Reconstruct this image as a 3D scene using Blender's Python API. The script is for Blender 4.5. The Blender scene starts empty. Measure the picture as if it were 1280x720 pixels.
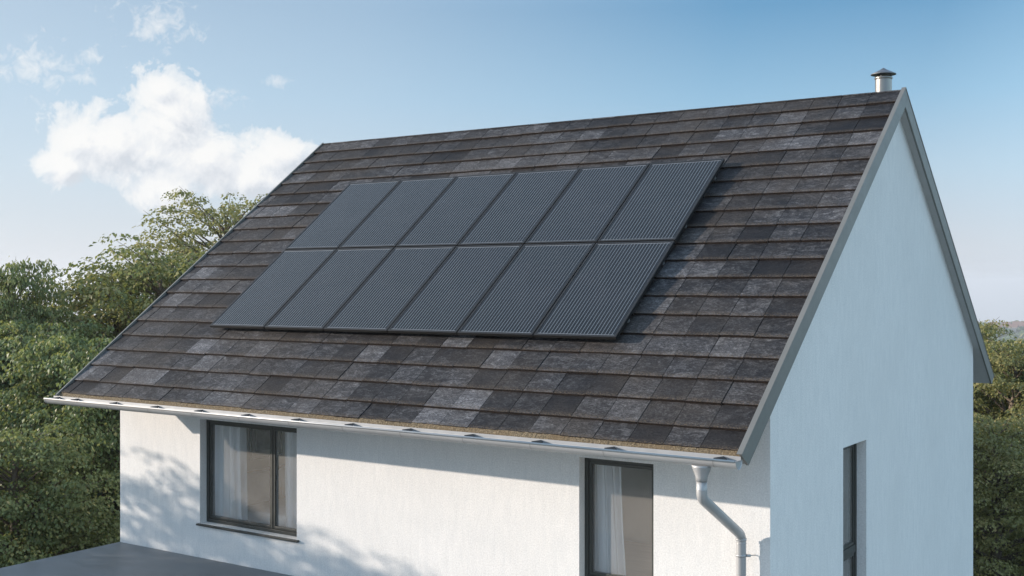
import bpy, bmesh, math, random
import numpy as np
from mathutils import Vector, Matrix
random.seed(7); RNG = np.random.default_rng(11)
C = bpy.context.scene.collection
R = math.radians
# ------------------------------------------------------------------ measures (metres)
ZC = 6.5                                   # eye height
CAM = (4.033, -10.301, ZC); YAW = 0.594; FPX = 1437.67; CY = 356.05
W, L, O, OL, E = 8.374, 9.561, 0.113, 0.107, 0.926
HE, HR = ZC - 1.456, ZC + 2.426            # eave and ridge height of the roof plane
RUN, RISE = W/2 + E, HR - HE
SL = math.hypot(RUN, RISE); CO, SI = RUN/SL, RISE/SL
SLAB = ZC - 3.605
SUN = Vector((2.05, 1.0, -0.50)).normalized()   # direction the light travels

# ------------------------------------------------------------------ materials
def newmat(name):
    m = bpy.data.materials.new(name); m.use_nodes = True
    nt = m.node_tree; nt.nodes.clear()
    out = nt.nodes.new('ShaderNodeOutputMaterial')
    b = nt.nodes.new('ShaderNodeBsdfPrincipled'); nt.links.new(b.outputs[0], out.inputs[0])
    return m, nt, b, out
def node(nt, kind, **kw):
    n = nt.nodes.new('ShaderNode' + kind)
    for k, v in kw.items():
        if k in n.inputs.keys() if isinstance(k, str) else False: n.inputs[k].default_value = v
        else: setattr(n, k, v)
    return n
def coords(nt, scale=(1, 1, 1)):
    tc = nt.nodes.new('ShaderNodeTexCoord'); mp = nt.nodes.new('ShaderNodeMapping')
    mp.inputs['Scale'].default_value = scale
    nt.links.new(tc.outputs['Object'], mp.inputs[0]); return mp.outputs[0]
def noise(nt, vec, scale, detail=4, rough=.55, dist=0):
    n = nt.nodes.new('ShaderNodeTexNoise')
    n.inputs['Scale'].default_value = scale; n.inputs['Detail'].default_value = detail
    n.inputs['Roughness'].default_value = rough; n.inputs['Distortion'].default_value = dist
    nt.links.new(vec, n.inputs['Vector']); return n.outputs['Fac']
def ramp(nt, fac, stops):
    r = nt.nodes.new('ShaderNodeValToRGB'); e = r.color_ramp.elements
    while len(e) < len(stops): e.new(.5)
    for el, (p, c) in zip(e, stops):
        el.position = p; el.color = (c[0], c[1], c[2], 1) if not isinstance(c, (int, float)) else (c, c, c, 1)
    nt.links.new(fac, r.inputs[0]); return r.outputs[0]
def mixc(nt, fac, a, b, mode='MIX'):
    m = nt.nodes.new('ShaderNodeMix'); m.data_type = 'RGBA'; m.blend_type = mode
    for sock, v in ((m.inputs[0], fac), (m.inputs[6], a), (m.inputs[7], b)):
        if hasattr(v, 'links'): nt.links.new(v, sock)
        elif isinstance(v, (int, float)): sock.default_value = v
        else: sock.default_value = (v[0], v[1], v[2], 1)
    return m.outputs[2]
def math_(nt, op, a, b=None, c=None):
    m = nt.nodes.new('ShaderNodeMath'); m.operation = op
    for i, v in enumerate((a, b, c)):
        if v is None: continue
        if hasattr(v, 'links'): nt.links.new(v, m.inputs[i])
        else: m.inputs[i].default_value = v
    return m.outputs[0]
def bump(nt, bsdf, h, strength, dist):
    b = nt.nodes.new('ShaderNodeBump'); b.inputs['Strength'].default_value = strength
    b.inputs['Distance'].default_value = dist
    nt.links.new(h, b.inputs['Height']); nt.links.new(b.outputs[0], bsdf.inputs['Normal'])
def simple(name, col, rough=.5, metal=0, var=.12, nscale=6, bstr=.0, bscale=60, spec=.5, stretch=(1, 1, 1)):
    m, nt, b, o = newmat(name)
    v = coords(nt, stretch); f = noise(nt, v, nscale, 5)
    lo = tuple(c*(1-var) for c in col); hi = tuple(min(1, c*(1+var)) for c in col)
    nt.links.new(ramp(nt, f, [(.3, lo), (.7, hi)]), b.inputs['Base Color'])
    b.inputs['Metallic'].default_value = metal
    b.inputs['Specular IOR Level'].default_value = spec
    r2 = noise(nt, v, nscale*3.1, 4)
    nt.links.new(math_(nt, 'MULTIPLY_ADD', r2, .2, rough-.1), b.inputs['Roughness'])
    if bstr: bump(nt, b, noise(nt, v, bscale, 4), bstr, .01)
    return m
M = {}
def stucco():
    m, nt, b, o = newmat('stucco')
    v = coords(nt)
    big = noise(nt, v, .9, 5, .6); fine = noise(nt, v, 62, 5, .85)
    vs = coords(nt, (1, 1, .22)); streak = noise(nt, vs, 14, 7, .75)
    c = ramp(nt, big, [(.3, (.72, .72, .705)), (.7, (.775, .775, .76))])
    c = mixc(nt, ramp(nt, streak, [(.42, .0), (.62, .6)]), c, (.66, .67, .665))
    grain = ramp(nt, fine, [(.32, .76), (.60, 1.03)])
    c = mixc(nt, 1.0, c, grain, 'MULTIPLY')
    nt.links.new(c, b.inputs['Base Color']); b.inputs['Roughness'].default_value = .9
    b.inputs['Specular IOR Level'].default_value = .20
    h = math_(nt, 'MULTIPLY_ADD', noise(nt, v, 55, 4, .7), .6, math_(nt, 'MULTIPLY', streak, .5))
    bump(nt, b, h, .42, .012)
    return m
M['stucco'] = stucco()
def tile_mat():
    m, nt, b, o = newmat('slate_tile')
    v = coords(nt)
    at = nt.nodes.new('ShaderNodeAttribute'); at.attribute_name = 'tone'
    tone = at.outputs['Fac']
    base = ramp(nt, tone, [(0, (.0055, .006, .008)), (.35, (.010, .0107, .013)), (.65, (.022, .0232, .027)), (1, (.068, .070, .077))])
    # pale bloom streaks running across each tile, shifted from tile to tile
    comb = nt.nodes.new('ShaderNodeCombineXYZ'); nt.links.new(math_(nt, 'MULTIPLY', tone, 37.), comb.inputs[0])
    add = nt.nodes.new('ShaderNodeVectorMath'); add.operation = 'ADD'
    nt.links.new(coords(nt, (1., 2.0, 2.0)), add.inputs[0]); nt.links.new(comb.outputs[0], add.inputs[1])
    n1 = noise(nt, add.outputs[0], 6.0, 10, .78, 1.2)
    bloom = ramp(nt, n1, [(.46, 0.), (.58, .45), (.68, 1.)])
    c = mixc(nt, math_(nt, 'MULTIPLY', bloom, math_(nt, 'MULTIPLY_ADD', tone, .85, .06)), base, (.22, .222, .23))
    n2 = noise(nt, v, 1.1, 5, .6)
    brown = mixc(nt, ramp(nt, n2, [(.42, 0.), (.70, .55)]), c, (.050, .042, .035))
    gr = ramp(nt, noise(nt, coords(nt, (1, 1.6, 1.6)), 38, 8, .85), [(.38, .30), (.5, .95), (.62, 2.2)])
    c = mixc(nt, 1., brown, gr, 'MULTIPLY')
    # worn lichen near the lower tile edges: 'edge' is 1 on the nose
    ed = nt.nodes.new('ShaderNodeAttribute'); ed.attribute_name = 'edge'
    n3 = noise(nt, v, 70, 5, .75)
    e = math_(nt, 'MULTIPLY', ramp(nt, ed.outputs['Fac'], [(.80, 0.), (1., 1.)]), ramp(nt, n3, [(.48, 0.), (.62, 1.)]))
    c = mixc(nt, math_(nt, 'MULTIPLY', e, .8), c, (.16, .115, .07))
    nt.links.new(c, b.inputs['Base Color'])
    nt.links.new(math_(nt, 'MULTIPLY_ADD', n1, .2, .52), b.inputs['Roughness'])
    b.inputs['Specular IOR Level'].default_value = .20
    bump(nt, b, math_(nt, 'ADD', n1, math_(nt, 'MULTIPLY', noise(nt, v, 90, 4, .7), .4)), .5, .012)
    return m
M['tile'] = tile_mat()
M['nose'] = simple('tile_nose', (.016, .011, .009), .9, var=.7, nscale=50, bstr=.6, bscale=120, spec=.2)
def moss():
    m, nt, b, o = newmat('mossy_eave')
    v = coords(nt)
    c = ramp(nt, noise(nt, v, 65, 5, .75), [(.3, (.045, .034, .022)), (.45, (.11, .085, .050)), (.56, (.20, .16, .10)), (.70, (.40, .34, .24))])
    c = mixc(nt, ramp(nt, noise(nt, v, 3, 4), [(.4, 0.), (.7, .5)]), c, (.15, .10, .05))
    nt.links.new(c, b.inputs['Base Color']); b.inputs['Roughness'].default_value = .95
    bump(nt, b, noise(nt, v, 80, 4, .7), .9, .02)
    return m
M['moss'] = moss()
M['deck'] = simple('roof_felt', (.02, .02, .022), .9)
M['trim'] = simple('grey_coated_metal', (.165, .168, .158), .5, .2, var=.07, nscale=3, bstr=.05, bscale=30)
M['soffit'] = simple('painted_soffit', (.40, .41, .41), .7, var=.05)
M['gutter'] = simple('pale_zinc', (.37, .38, .385), .42, .35, var=.06, nscale=4, bstr=.06, bscale=14)
M['clip'] = simple('clip_shadow_dark', (.03, .035, .04), .85, .0, spec=.1)  # dark tone also carries the clip's shadow on the gutter bowl
M['frame'] = simple('anthracite_frame', (.042, .045, .040), .42, .1, var=.08)
M['flue'] = simple('galvanised_steel', (.25, .25, .24), .36, .85, var=.12, nscale=9, stretch=(1, 1, .2))
M['flue_cap'] = simple('weathered_steel', (.16, .165, .17), .45, .7, var=.2, nscale=12)
M['panel_frame'] = simple('black_anodised', (.008, .0085, .009), .45, .1, var=.1)
M['ribbon'] = simple('cell_ribbon', (.30, .31, .32), .4, .6)
M['rail'] = simple('mill_aluminium', (.35, .36, .37), .4, .8)
def cells():
    m, nt, b, o = newmat('solar_cells')
    tc = nt.nodes.new('ShaderNodeTexCoord'); sp = nt.nodes.new('ShaderNodeSeparateXYZ')
    nt.links.new(tc.outputs['Object'], sp.inputs[0])
    # 22 fine silver lines along the panel, and hairline cell gaps across it
    px = math_(nt, 'FRACT', math_(nt, 'MULTIPLY_ADD', sp.outputs[0], 22/.924, 11.0))
    line = math_(nt, 'LESS_THAN', math_(nt, 'ABSOLUTE', math_(nt, 'SUBTRACT', px, .5)), .08)
    py = math_(nt, 'FRACT', math_(nt, 'MULTIPLY_ADD', sp.outputs[1], 10/1.66, 5.0))
    gap = math_(nt, 'LESS_THAN', math_(nt, 'ABSOLUTE', math_(nt, 'SUBTRACT', py, .5)), .006)
    v = coords(nt)
    c0 = ramp(nt, noise(nt, v, 2.2, 4), [(.3, (.006, .010, .014)), (.7, (.010, .014, .019))])
    c = mixc(nt, math_(nt, 'MULTIPLY', line, .9), c0, (.13, .15, .17))
    c = mixc(nt, math_(nt, 'MULTIPLY', gap, .5), c, (.006, .007, .01))
    dust = ramp(nt, noise(nt, coords(nt, (1, .4, 1)), 5, 8, .75), [(.5, 0.), (.8, .06)])
    c = mixc(nt, dust, c, (.2, .2, .2))
    nt.links.new(c, b.inputs['Base Color'])
    nt.links.new(math_(nt, 'MULTIPLY_ADD', noise(nt, v, 3, 4), .12, .10), b.inputs['Roughness'])
    b.inputs['Specular IOR Level'].default_value = .26
    return m
M['cells'] = cells()
def glass():
    m = bpy.data.materials.new('window_glass'); m.use_nodes = True; nt = m.node_tree; nt.nodes.clear()
    out = nt.nodes.new('ShaderNodeOutputMaterial'); mx = nt.nodes.new('ShaderNodeMixShader')
    tr = nt.nodes.new('ShaderNodeBsdfTransparent'); tr.inputs[0].default_value = (.95, .965, .96, 1)
    gl = nt.nodes.new('ShaderNodeBsdfGlossy'); gl.inputs['Roughness'].default_value = .0
    fr = nt.nodes.new('ShaderNodeFresnel'); fr.inputs[0].default_value = 1.5
    f = math_(nt, 'MULTIPLY_ADD', fr.outputs[0], 1.2, .01)
    f = math_(nt, 'MINIMUM', f, 1.)
    nt.links.new(f, mx.inputs[0])
    df = nt.nodes.new('ShaderNodeBsdfDiffuse'); df.inputs[0].default_value = (.85, .82, .77, 1); m2 = nt.nodes.new('ShaderNodeMixShader')
    nt.links.new(ramp(nt, noise(nt, coords(nt), 2.5, 5), [(.3, .14), (.7, .19)]), m2.inputs[0]); nt.links.new(tr.outputs[0], m2.inputs[1]); nt.links.new(df.outputs[0], m2.inputs[2])
    nt.links.new(m2.outputs[0], mx.inputs[1]); nt.links.new(gl.outputs[0], mx.inputs[2])
    nt.links.new(mx.outputs[0], out.inputs[0]); return m
M['glass'] = glass()
def cloth():
    m, nt, b, o = newmat('sheer_curtain')
    v = coords(nt, (1, 1, .15))
    nt.links.new(ramp(nt, noise(nt, v, 20, 4), [(.3, (.90, .91, .94)), (.7, (.95, .955, .965))]), b.inputs['Base Color'])
    b.inputs['Roughness'].default_value = .9
    tl = nt.nodes.new('ShaderNodeBsdfTranslucent'); tl.inputs[0].default_value = (.8, .82, .85, 1)
    mx = nt.nodes.new('ShaderNodeMixShader'); mx.inputs[0].default_value = .14
    nt.links.new(b.outputs[0], mx.inputs[1]); nt.links.new(tl.outputs[0], mx.inputs[2]); nt.links.new(mx.outputs[0], o.inputs[0])
    return m
M['curtain'] = cloth()
M['plaster'] = simple('beige_plaster', (.80, .78, .74), .9, var=.03)
M['floorboards'] = simple('oak_floor', (.33, .24, .16), .5, var=.2, stretch=(.3, 4, 1))
M['linen'] = simple('bed_linen', (.80, .79, .77), .9, var=.06, bstr=.3, bscale=6)
M['throw'] = simple('brown_throw', (.28, .23, .19), .95, var=.15, bstr=.4, bscale=20)
M['oak'] = simple('light_oak', (.40, .29, .19), .5, var=.15, stretch=(6, 1, 1))
M['art'] = simple('art_print', (.30, .30, .29), .6, var=.6, nscale=7)
M['mat_board'] = simple('mount_board', (.72, .71, .68), .8, var=.02)
def slab_mat():
    m, nt, b, o = newmat('roof_membrane')
    v = coords(nt); vs = coords(nt, (.7, 1.6, 1))
    f = noise(nt, vs, 2.4, 7, .65, .4)
    c = ramp(nt, f, [(.3, (.12, .132, .142)), (.5, (.145, .158, .170)), (.7, (.18, .195, .208))])
    c = mixc(nt, ramp(nt, noise(nt, v, .7, 4), [(.45, 0.), (.7, .4)]), c, (.10, .105, .11))
    nt.links.new(c, b.inputs['Base Color'])
    nt.links.new(math_(nt, 'MULTIPLY_ADD', f, .35, .30), b.inputs['Roughness'])
    bump(nt, b, noise(nt, vs, 14, 5), .12, .01); return m
M['membrane'] = slab_mat()
def paving():
    m, nt, b, o = newmat('gravel')
    v = coords(nt)
    c = ramp(nt, noise(nt, v, 30, 6, .75), [(.3, (.22, .20, .17)), (.5, (.36, .33, .28)), (.7, (.5, .46, .40))])
    nt.links.new(mixc(nt, .35, c, ramp(nt, noise(nt, v, .5, 4), [(.3, (.30, .27, .22)), (.7, (.42, .38, .32))])), b.inputs['Base Color'])
    b.inputs['Roughness'].default_value = .95; bump(nt, b, noise(nt, v, 40, 4), .6, .03); return m
M['paving'] = paving()
def ground():
    m, nt, b, o = newmat('meadow')
    v = coords(nt)
    near = ramp(nt, noise(nt, v, 1.3, 8, .7), [(.3, (.030, .045, .015)), (.55, (.055, .075, .025)), (.75, (.10, .10, .045))])
    f = noise(nt, v, .012, 6, .65)
    far = ramp(nt, f, [(.40, (.03, .05, .022)), (.5, (.06, .085, .035)), (.56, (.16, .15, .09)), (.62, (.05, .07, .03)), (.75, (.20, .18, .13))])
    nt.links.new(mixc(nt, .5, near, far), b.inputs['Base Color']); b.inputs['Roughness'].default_value = .95
    bump(nt, b, noise(nt, v, 12, 5), .6, .08); return m
M['ground'] = ground()
def leafmat(name, dark, mid, light, olive):
    m, nt, b, o = newmat(name)
    at = nt.nodes.new('ShaderNodeAttribute'); at.attribute_name = 'tint'
    c = ramp(nt, at.outputs['Fac'], [(0, dark), (.45, mid), (.8, light), (1, olive)])
    oi = nt.nodes.new('ShaderNodeObjectInfo')
    c = mixc(nt, math_(nt, 'MULTIPLY', oi.outputs['Random'], .25), c, olive)
    nt.links.new(c, b.inputs['Base Color']); b.inputs['Roughness'].default_value = .5
    b.inputs['Specular IOR Level'].default_value = .4
    tl = nt.nodes.new('ShaderNodeBsdfTranslucent')
    nt.links.new(mixc(nt, .4, c, (.30, .32, .06)), tl.inputs[0])
    mx = nt.nodes.new('ShaderNodeMixShader'); mx.inputs[0].default_value = .38
    nt.links.new(b.outputs[0], mx.inputs[1]); nt.links.new(tl.outputs[0], mx.inputs[2]); nt.links.new(mx.outputs[0], o.inputs[0])
    return m
M['leaf_cool'] = leafmat('foliage_cool', (.050, .095, .040), (.095, .165, .068), (.20, .26, .105), (.38, .32, .12))
M['leaf_warm'] = leafmat('foliage_warm', (.075, .115, .040), (.15, .185, .062), (.29, .29, .11), (.42, .32, .15))
M['bark'] = simple('bark', (.12, .095, .07), .95, var=.35, nscale=8, bstr=.8, bscale=14, stretch=(2, 2, .4))
M['far_wall'] = simple('far_render', (.55, .48, .42), .9)
M['far_roof'] = simple('far_roof_tile', (.18, .11, .09), .9)

# ------------------------------------------------------------------ helpers
def link(o, parent=None, label=None, cat=None, group=None, kind=None):
    C.objects.link(o)
    if parent: o.parent = parent
    if label: o['label'] = label
    if cat: o['category'] = cat
    if group: o['group'] = group
    if kind: o['kind'] = kind
    return o
def empty(name, loc=(0, 0, 0), **kw):
    o = bpy.data.objects.new(name, None); o.location = loc; o.empty_display_size = .3
    return link(o, **kw)
class MB:
    def __init__(s): s.v = []; s.f = []; s.mi = []; s.sm = []; s.att = {}
    def face(s, pts, mi=0, smooth=False):
        n = len(s.v); s.v += [tuple(p) for p in pts]; s.f.append(tuple(range(n, n+len(pts)))); s.mi.append(mi); s.sm.append(smooth)
    def box(s, lo, hi, mi=0):
        x0, y0, z0 = lo; x1, y1, z1 = hi
        s.hexa([(x0,y0,z0),(x1,y0,z0),(x1,y1,z0),(x0,y1,z0),(x0,y0,z1),(x1,y0,z1),(x1,y1,z1),(x0,y1,z1)], mi)
    def hexa(s, p, mi=0):
        n = len(s.v); s.v += [tuple(q) for q in p]
        for f in ((0,3,2,1),(4,5,6,7),(0,1,5,4),(1,2,6,5),(2,3,7,6),(3,0,4,7)):
            s.f.append(tuple(n+i for i in f)); s.mi.append(mi); s.sm.append(False)
    def tube(s, pts, rad, seg=16, mi=0, cap=True, smooth=True):
        pts = [Vector(p) for p in pts]; rings = []
        if not isinstance(rad, (list, tuple)): rad = [rad]*len(pts)
        prev = None
        for i, p in enumerate(pts):
            t = (pts[min(i+1, len(pts)-1)] - pts[max(i-1, 0)]).normalized()
            if prev is None:
                a = Vector((1, 0, 0)) if abs(t.x) < .9 else Vector((0, 1, 0)); u = t.cross(a).normalized()
            else: u = (prev - t*prev.dot(t)).normalized()
            prev = u; w = t.cross(u)
            n = len(s.v); s.v += [tuple(p + (u*math.cos(2*math.pi*k/seg) + w*math.sin(2*math.pi*k/seg))*rad[i]) for k in range(seg)]
            rings.append(n)
        for a, b in zip(rings, rings[1:]):
            for k in range(seg):
                s.f.append((a+k, a+(k+1) % seg, b+(k+1) % seg, b+k)); s.mi.append(mi); s.sm.append(smooth)
        if cap:
            s.f.append(tuple(range(rings[0]+seg-1, rings[0]-1, -1))); s.mi.append(mi); s.sm.append(False)
            s.f.append(tuple(range(rings[-1], rings[-1]+seg))); s.mi.append(mi); s.sm.append(False)
    def build(s, name, mats, parent=None, origin=None, bevel=0, **kw):
        me = bpy.data.meshes.new(name)
        vs = s.v
        if origin is not None: vs = [(x-origin[0], y-origin[1], z-origin[2]) for x, y, z in vs]
        me.from_pydata(vs, [], s.f); me.validate(clean_customdata=False)
        for m in (mats if isinstance(mats, (list, tuple)) else [mats]): me.materials.append(m)
        if len(me.polygons) == len(s.f):
            me.polygons.foreach_set('material_index', s.mi); me.polygons.foreach_set('use_smooth', s.sm)
        me.update(); o = bpy.data.objects.new(name, me)
        if origin is not None: o.location = origin
        if bevel:
            b = o.modifiers.new('bevel', 'BEVEL'); b.width = bevel; b.segments = 2; b.limit_method = 'ANGLE'; b.angle_limit = R(50)
        return link(o, parent, **kw)

# ------------------------------------------------------------------ terrain
def terr(x, y):
    r = math.hypot(x+3, y-4)
    pts = [(0, 0), (46, 0), (110, -7), (300, -36), (600, -44), (850, -35), (1000, -27.5), (1080, -27.3), (1300, -38), (4500, -150)]
    h = 0
    for (a, ha), (b, hb) in zip(pts, pts[1:]):
        if a <= r <= b:
            t = (r-a)/(b-a); t = t*t*(3-2*t); h = ha+(hb-ha)*t; break
    th = math.atan2(y, x)
    k = min(1, max(0, (r-200)/700))
    return h + k*(1.6*math.sin(th*9+1) + 1.0*math.sin(th*23) + .6*math.sin(th*51+2))
def build_ground():
    radii = [0, 8, 16, 24, 32, 40, 46, 60, 80, 110, 150, 200, 260, 330, 420, 520, 620, 720, 800, 870, 930, 980, 1020, 1060, 1110, 1200, 1350, 1700, 2400, 3400, 4500]
    N = 256; v = [(-3, 4, 0)]; f = []
    for r in radii[1:]:
        for k in range(N):
            a = 2*math.pi*k/N; x, y = -3+r*math.cos(a), 4+r*math.sin(a); v.append((x, y, terr(x, y)))
    for k in range(N): f.append((0, 1+k, 1+(k+1) % N))
    for i in range(len(radii)-2):
        a = 1+i*N; b = a+N
        for k in range(N): f.append((a+k, b+k, b+(k+1) % N, a+(k+1) % N))
    mb = MB(); mb.v = v; mb.f = f; mb.mi = [0]*len(f); mb.sm = [True]*len(f)
    mb.build('ground', M['ground'], kind='structure')
build_ground()
g = MB(); g.face([(-18, -22, .004), (18, -22, .004), (18, 14, .004), (.02, 14, .004), (.02, -.02, .004), (-18, -.02, .004)])
g.build('gravel_bounce_yard', M['paving'], kind='structure')  # unseen yard, pale for window reflections, extended to bounce light onto the gable

# ------------------------------------------------------------------ house
house = empty('house', (0, 0, 0), label='white rendered house with steep dark slate tiled gable roof', cat='house')
def rp(x, s, off, rear=False):              # point on the roof plane: x along ridge, s up the slope
    y = -E + s*CO - off*SI; z = HE + s*SI + off*CO
    return (x, W-y if rear else y, z)
TH = .36
def under(y): return HE + (min(y, W-y)+E)*SI/CO - .17/CO      # soffit height over a wall point
# window openings (absolute z)
W1 = (-7.906, -6.137, ZC-3.150, ZC-1.774); W2 = (-2.081, -1.220, ZC-3.560, ZC-1.790)
G1 = (2.132, 2.965, ZC-4.20, ZC-1.783)
def wallgrid(mb, mp, us, zs, holes, inner, zfun=None):
    """outer sheet, inner sheet and reveals; mp(u, d, z) maps along-wall / depth / height to the world"""
    def hole(u, z): return any(a < u < b and c < z < d for a, b, c, d in holes)
    for d in (0, inner):
        for a, b in zip(us, us[1:]):
            for c, e in zip(zs, zs[1:]):
                if hole((a+b)/2, (c+e)/2): continue
                p = [mp(a, d, c), mp(b, d, c), mp(b, d, e), mp(a, d, e)]
                mb.face(p if d == 0 else p[::-1])
    for a, b, c, e in holes:
        for q in (((a, c), (a, e)), ((a, e), (b, e)), ((b, e), (b, c)), ((b, c), (a, c))):
            (u0, z0), (u1, z1) = q
            mb.face([mp(u0, 0, z0), mp(u1, 0, z1), mp(u1, inner, z1), mp(u0, inner, z0)])
wl = MB(); zt = under(0)
wallgrid(wl, lambda u, d, z: (u, d, z), [-L, W1[0], W1[1], W2[0], W2[1], 0], sorted([0, W1[2], W1[3], W2[2], W2[3], zt]), [W1, W2], TH)
wallgrid(wl, lambda u, d, z: (-d, u, z), [0, G1[0], G1[1], W], sorted([0, G1[2], G1[3], zt]), [G1], TH)
apex = under(W/2)
wl.face([(0, 0, zt), (0, W, zt), (0, W/2, apex)]); wl.face([(-TH, 0, zt), (-TH, W/2, apex), (-TH, W, zt)])
wl.face([(-L, 0, 0), (-L, 0, zt), (-L, W/2, apex), (-L, W, zt), (-L, W, 0)])
wl.face([(-L+TH, 0, 0), (-L+TH, W, 0), (-L+TH, W, zt), (-L+TH, W/2, apex), (-L+TH, 0, zt)])
wl.face([(0, W, 0), (-L, W, 0), (-L, W, zt), (0, W, zt)]); wl.face([(0, W-TH, 0), (0, W-TH, zt), (-L, W-TH, zt), (-L, W-TH, 0)])
wl.build('wall', M['stucco'], house)

# roof: deck and soffit slab, then every tile
XL, XR = -L-OL, O
BT = .024                                      # verge board thickness
roof = MB()
for rear in (False, True):
    a = [rp(XL+BT, 0.03, -.17, rear), rp(XR-BT, 0.03, -.17, rear), rp(XR-BT, 0.03, -.045, rear), rp(XL+BT, 0.03, -.045, rear)]
    sN = SL - (.17*SI/CO if True else 0)
    # ridge end: keep both planes meeting on y = W/2
    def top(x, off): return (x, W/2, HR + off/CO)
    b = [top(XL+BT, -.17), top(XR-BT, -.17), top(XR-BT, -.045), top(XL+BT, -.045)]
    order = (lambda q: q) if not rear else (lambda q: q[::-1])
    roof.face(order([a[0], b[0], b[1], a[1]])); roof.face(order([a[3], a[2], b[2], b[3]])); roof.face(order([a[0], a[1], a[2], a[3]]))
    roof.face(order([a[1], b[1], b[2], a[2]])); roof.face(order([a[0], a[3], b[3], b[0]]))
roofo = roof.build('roof', [M['soffit']], house)
def tiles(rear):
    mb = MB(); tone = []; edge = []
    x0, x1 = XL+BT+.004, XR-BT-.004
    xs = [x0]; x = -.303 - .366*25
    while x < x0 + .06: x += .366
    while x < x1 - .06: xs.append(x); x += .366
    xs.append(x1)
    courses = [(.030, .289)] + [(.289+.3237*k, .289+.3237*(k+1)) for k in range(18)] + [(6.116, SL+.004)]
    rnd = random.Random(5 if not rear else 9)
    for ci, (s0, s1) in enumerate(courses):
        drift = 0
        for xa, xb in zip(xs, xs[1:]):
            drift = .35*drift + rnd.gauss(0, .21)
            t = min(1, max(0, .46 + drift + rnd.gauss(0, .17)))
            j = rnd.uniform(-.0035, .0035); js = rnd.uniform(-.005, .005); g = .0034
            last = ci == len(courses)-1
            lo_top = -.006 + j; up_top = -.034 + j
            if last: up_top = -.018
            s2 = s1 + (0 if last else .05)
            sb = s0 + js
            p = [(xa+g, sb, lo_top-.027), (xb-g, sb, lo_top-.027), (xb-g, s2, up_top-.02), (xa+g, s2, up_top-.02),
                 (xa+g, sb+.003, lo_top), (xb-g, sb+.003, lo_top), (xb-g, s2, up_top), (xa+g, s2, up_top)]
            q = [rp(*k, rear) for k in p]
            n = len(mb.v); mb.v += q
            fs = ((0,3,2,1),(4,5,6,7),(0,1,5,4),(1,2,6,5),(2,3,7,6),(3,0,4,7))
            for fi, f in enumerate(fs):
                mb.f.append(tuple(n+i for i in (f if not rear else f[::-1]))); mb.mi.append(1 if fi == 2 else 0); mb.sm.append(False)
            tone += [t]*8; edge += [1, 1, 0, 0, 1, 1, 0, 0]
    o = mb.build('tiles', [M['tile'], M['nose']], roofo)
    for nm, val in (('tone', tone), ('edge', edge)):
        a = o.data.attributes.new(nm, 'FLOAT', 'POINT'); a.data.foreach_set('value', val)
    return o
tiles(False); tiles(True)
# verge boards on the gable ends
def verge(x0, x1, width, name='verge_board'):
    mb = MB()
    for rear in (False, True):
        a = [rp(x, s, off, rear) for x in (x0, x1) for s, off in ((-.03, .004), (.03, -width))]
        b = [(x, W/2, HR+z/CO) for x in (x0, x1) for z in (.004, -width)]
        P = [a[0], a[1], b[1], b[0], a[2], a[3], b[3], b[2]]
        fs = ((0,1,2,3),(7,6,5,4),(0,4,5,1),(3,2,6,7),(0,3,7,4),(1,5,6,2))
        for f in fs: mb.face([P[i] for i in (f if not rear else f[::-1])])
    return mb.build(name, M['trim'], roofo)
verge(XR-BT, XR, .182); verge(XL, XL+BT, .182)
mb = MB()                                       # folded metal lip along the top of the right verge
for k in range(1):
    for rear in (False, True):
        a = [rp(x, s, off, rear) for x in (XR-.045, XR+.006) for s, off in ((-.03, .0045), (-.03, .0125))]
        b = [(x, W/2, HR+z/CO) for x in (XR-.045, XR+.006) for z in (.0045, .0125)]
        P = [a[0], a[1], b[1], b[0], a[2], a[3], b[3], b[2]]
        for f in ((0,1,2,3),(7,6,5,4),(0,4,5,1),(0,3,7,4),(1,5,6,2)): mb.face([P[i] for i in (f if not rear else f[::-1])])
mb.build('verge_trim', M['trim'], roofo)
# mossy strip closing the first course above the gutter
ms = MB(); n = 420; rr = random.Random(3); hw = [(rr.uniform(-.004, .005), rr.uniform(.047, .056)) for k in range(n+1)]
for k in range(n):
    a = XL+BT+.004 + (XR-XL-2*BT-.008)*k/n; b = XL+BT+.004 + (XR-XL-2*BT-.008)*(k+1)/n
    h, w = hw[k]; h2, w2 = hw[k+1]
    P = [rp(a, -.050, -.080), rp(b, -.050, -.080), rp(b, .05, -.070), rp(a, .05, -.070),
         rp(a, -.046+h, -.052+h*.6), rp(b, -.046+h2, -.052+h2*.6), rp(b, w2-.012, -.012+h2*.5), rp(a, w-.012, -.012+h*.5)]
    ms.hexa(P)
ms.build('eave_strip', M['moss'], roofo)

# gutter, half round with rolled front bead, dark clip-and-shadow wedges, end caps
GY, GZ, GR = -E-.072, ZC-1.520, .070
gut = MB(); gx0, gx1 = -9.735, .098; seg = 18
prof = [(GY+GR*math.cos(a), GZ+GR*math.sin(a)) for a in [math.pi + math.pi*k/seg for k in range(seg+1)]]
inn = [(GY+(GR-.004)*math.cos(a), GZ+(GR-.004)*math.sin(a)) for a in [math.pi + math.pi*k/seg for k in range(seg+1)]]
xs = [gx0 + (gx1-gx0)*i/24 for i in range(25)]
for xa, xb in zip(xs, xs[1:]):
    for pr, fl in ((prof, 0), (inn, 1)):
        for (y0, z0), (y1, z1) in zip(pr, pr[1:]):
            q = [(xa, y0, z0), (xb, y0, z0), (xb, y1, z1), (xa, y1, z1)]; gut.face(q if fl else q[::-1], smooth=True)
gutter = gut.build('gutter', M['gutter'], house)
bead = MB(); bead.tube([(gx0, GY-GR-.004, GZ+.004), (gx1, GY-GR-.004, GZ+.004)], .011, 12)
bead.build('gutter_bead', M['gutter'], gutter)
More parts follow.
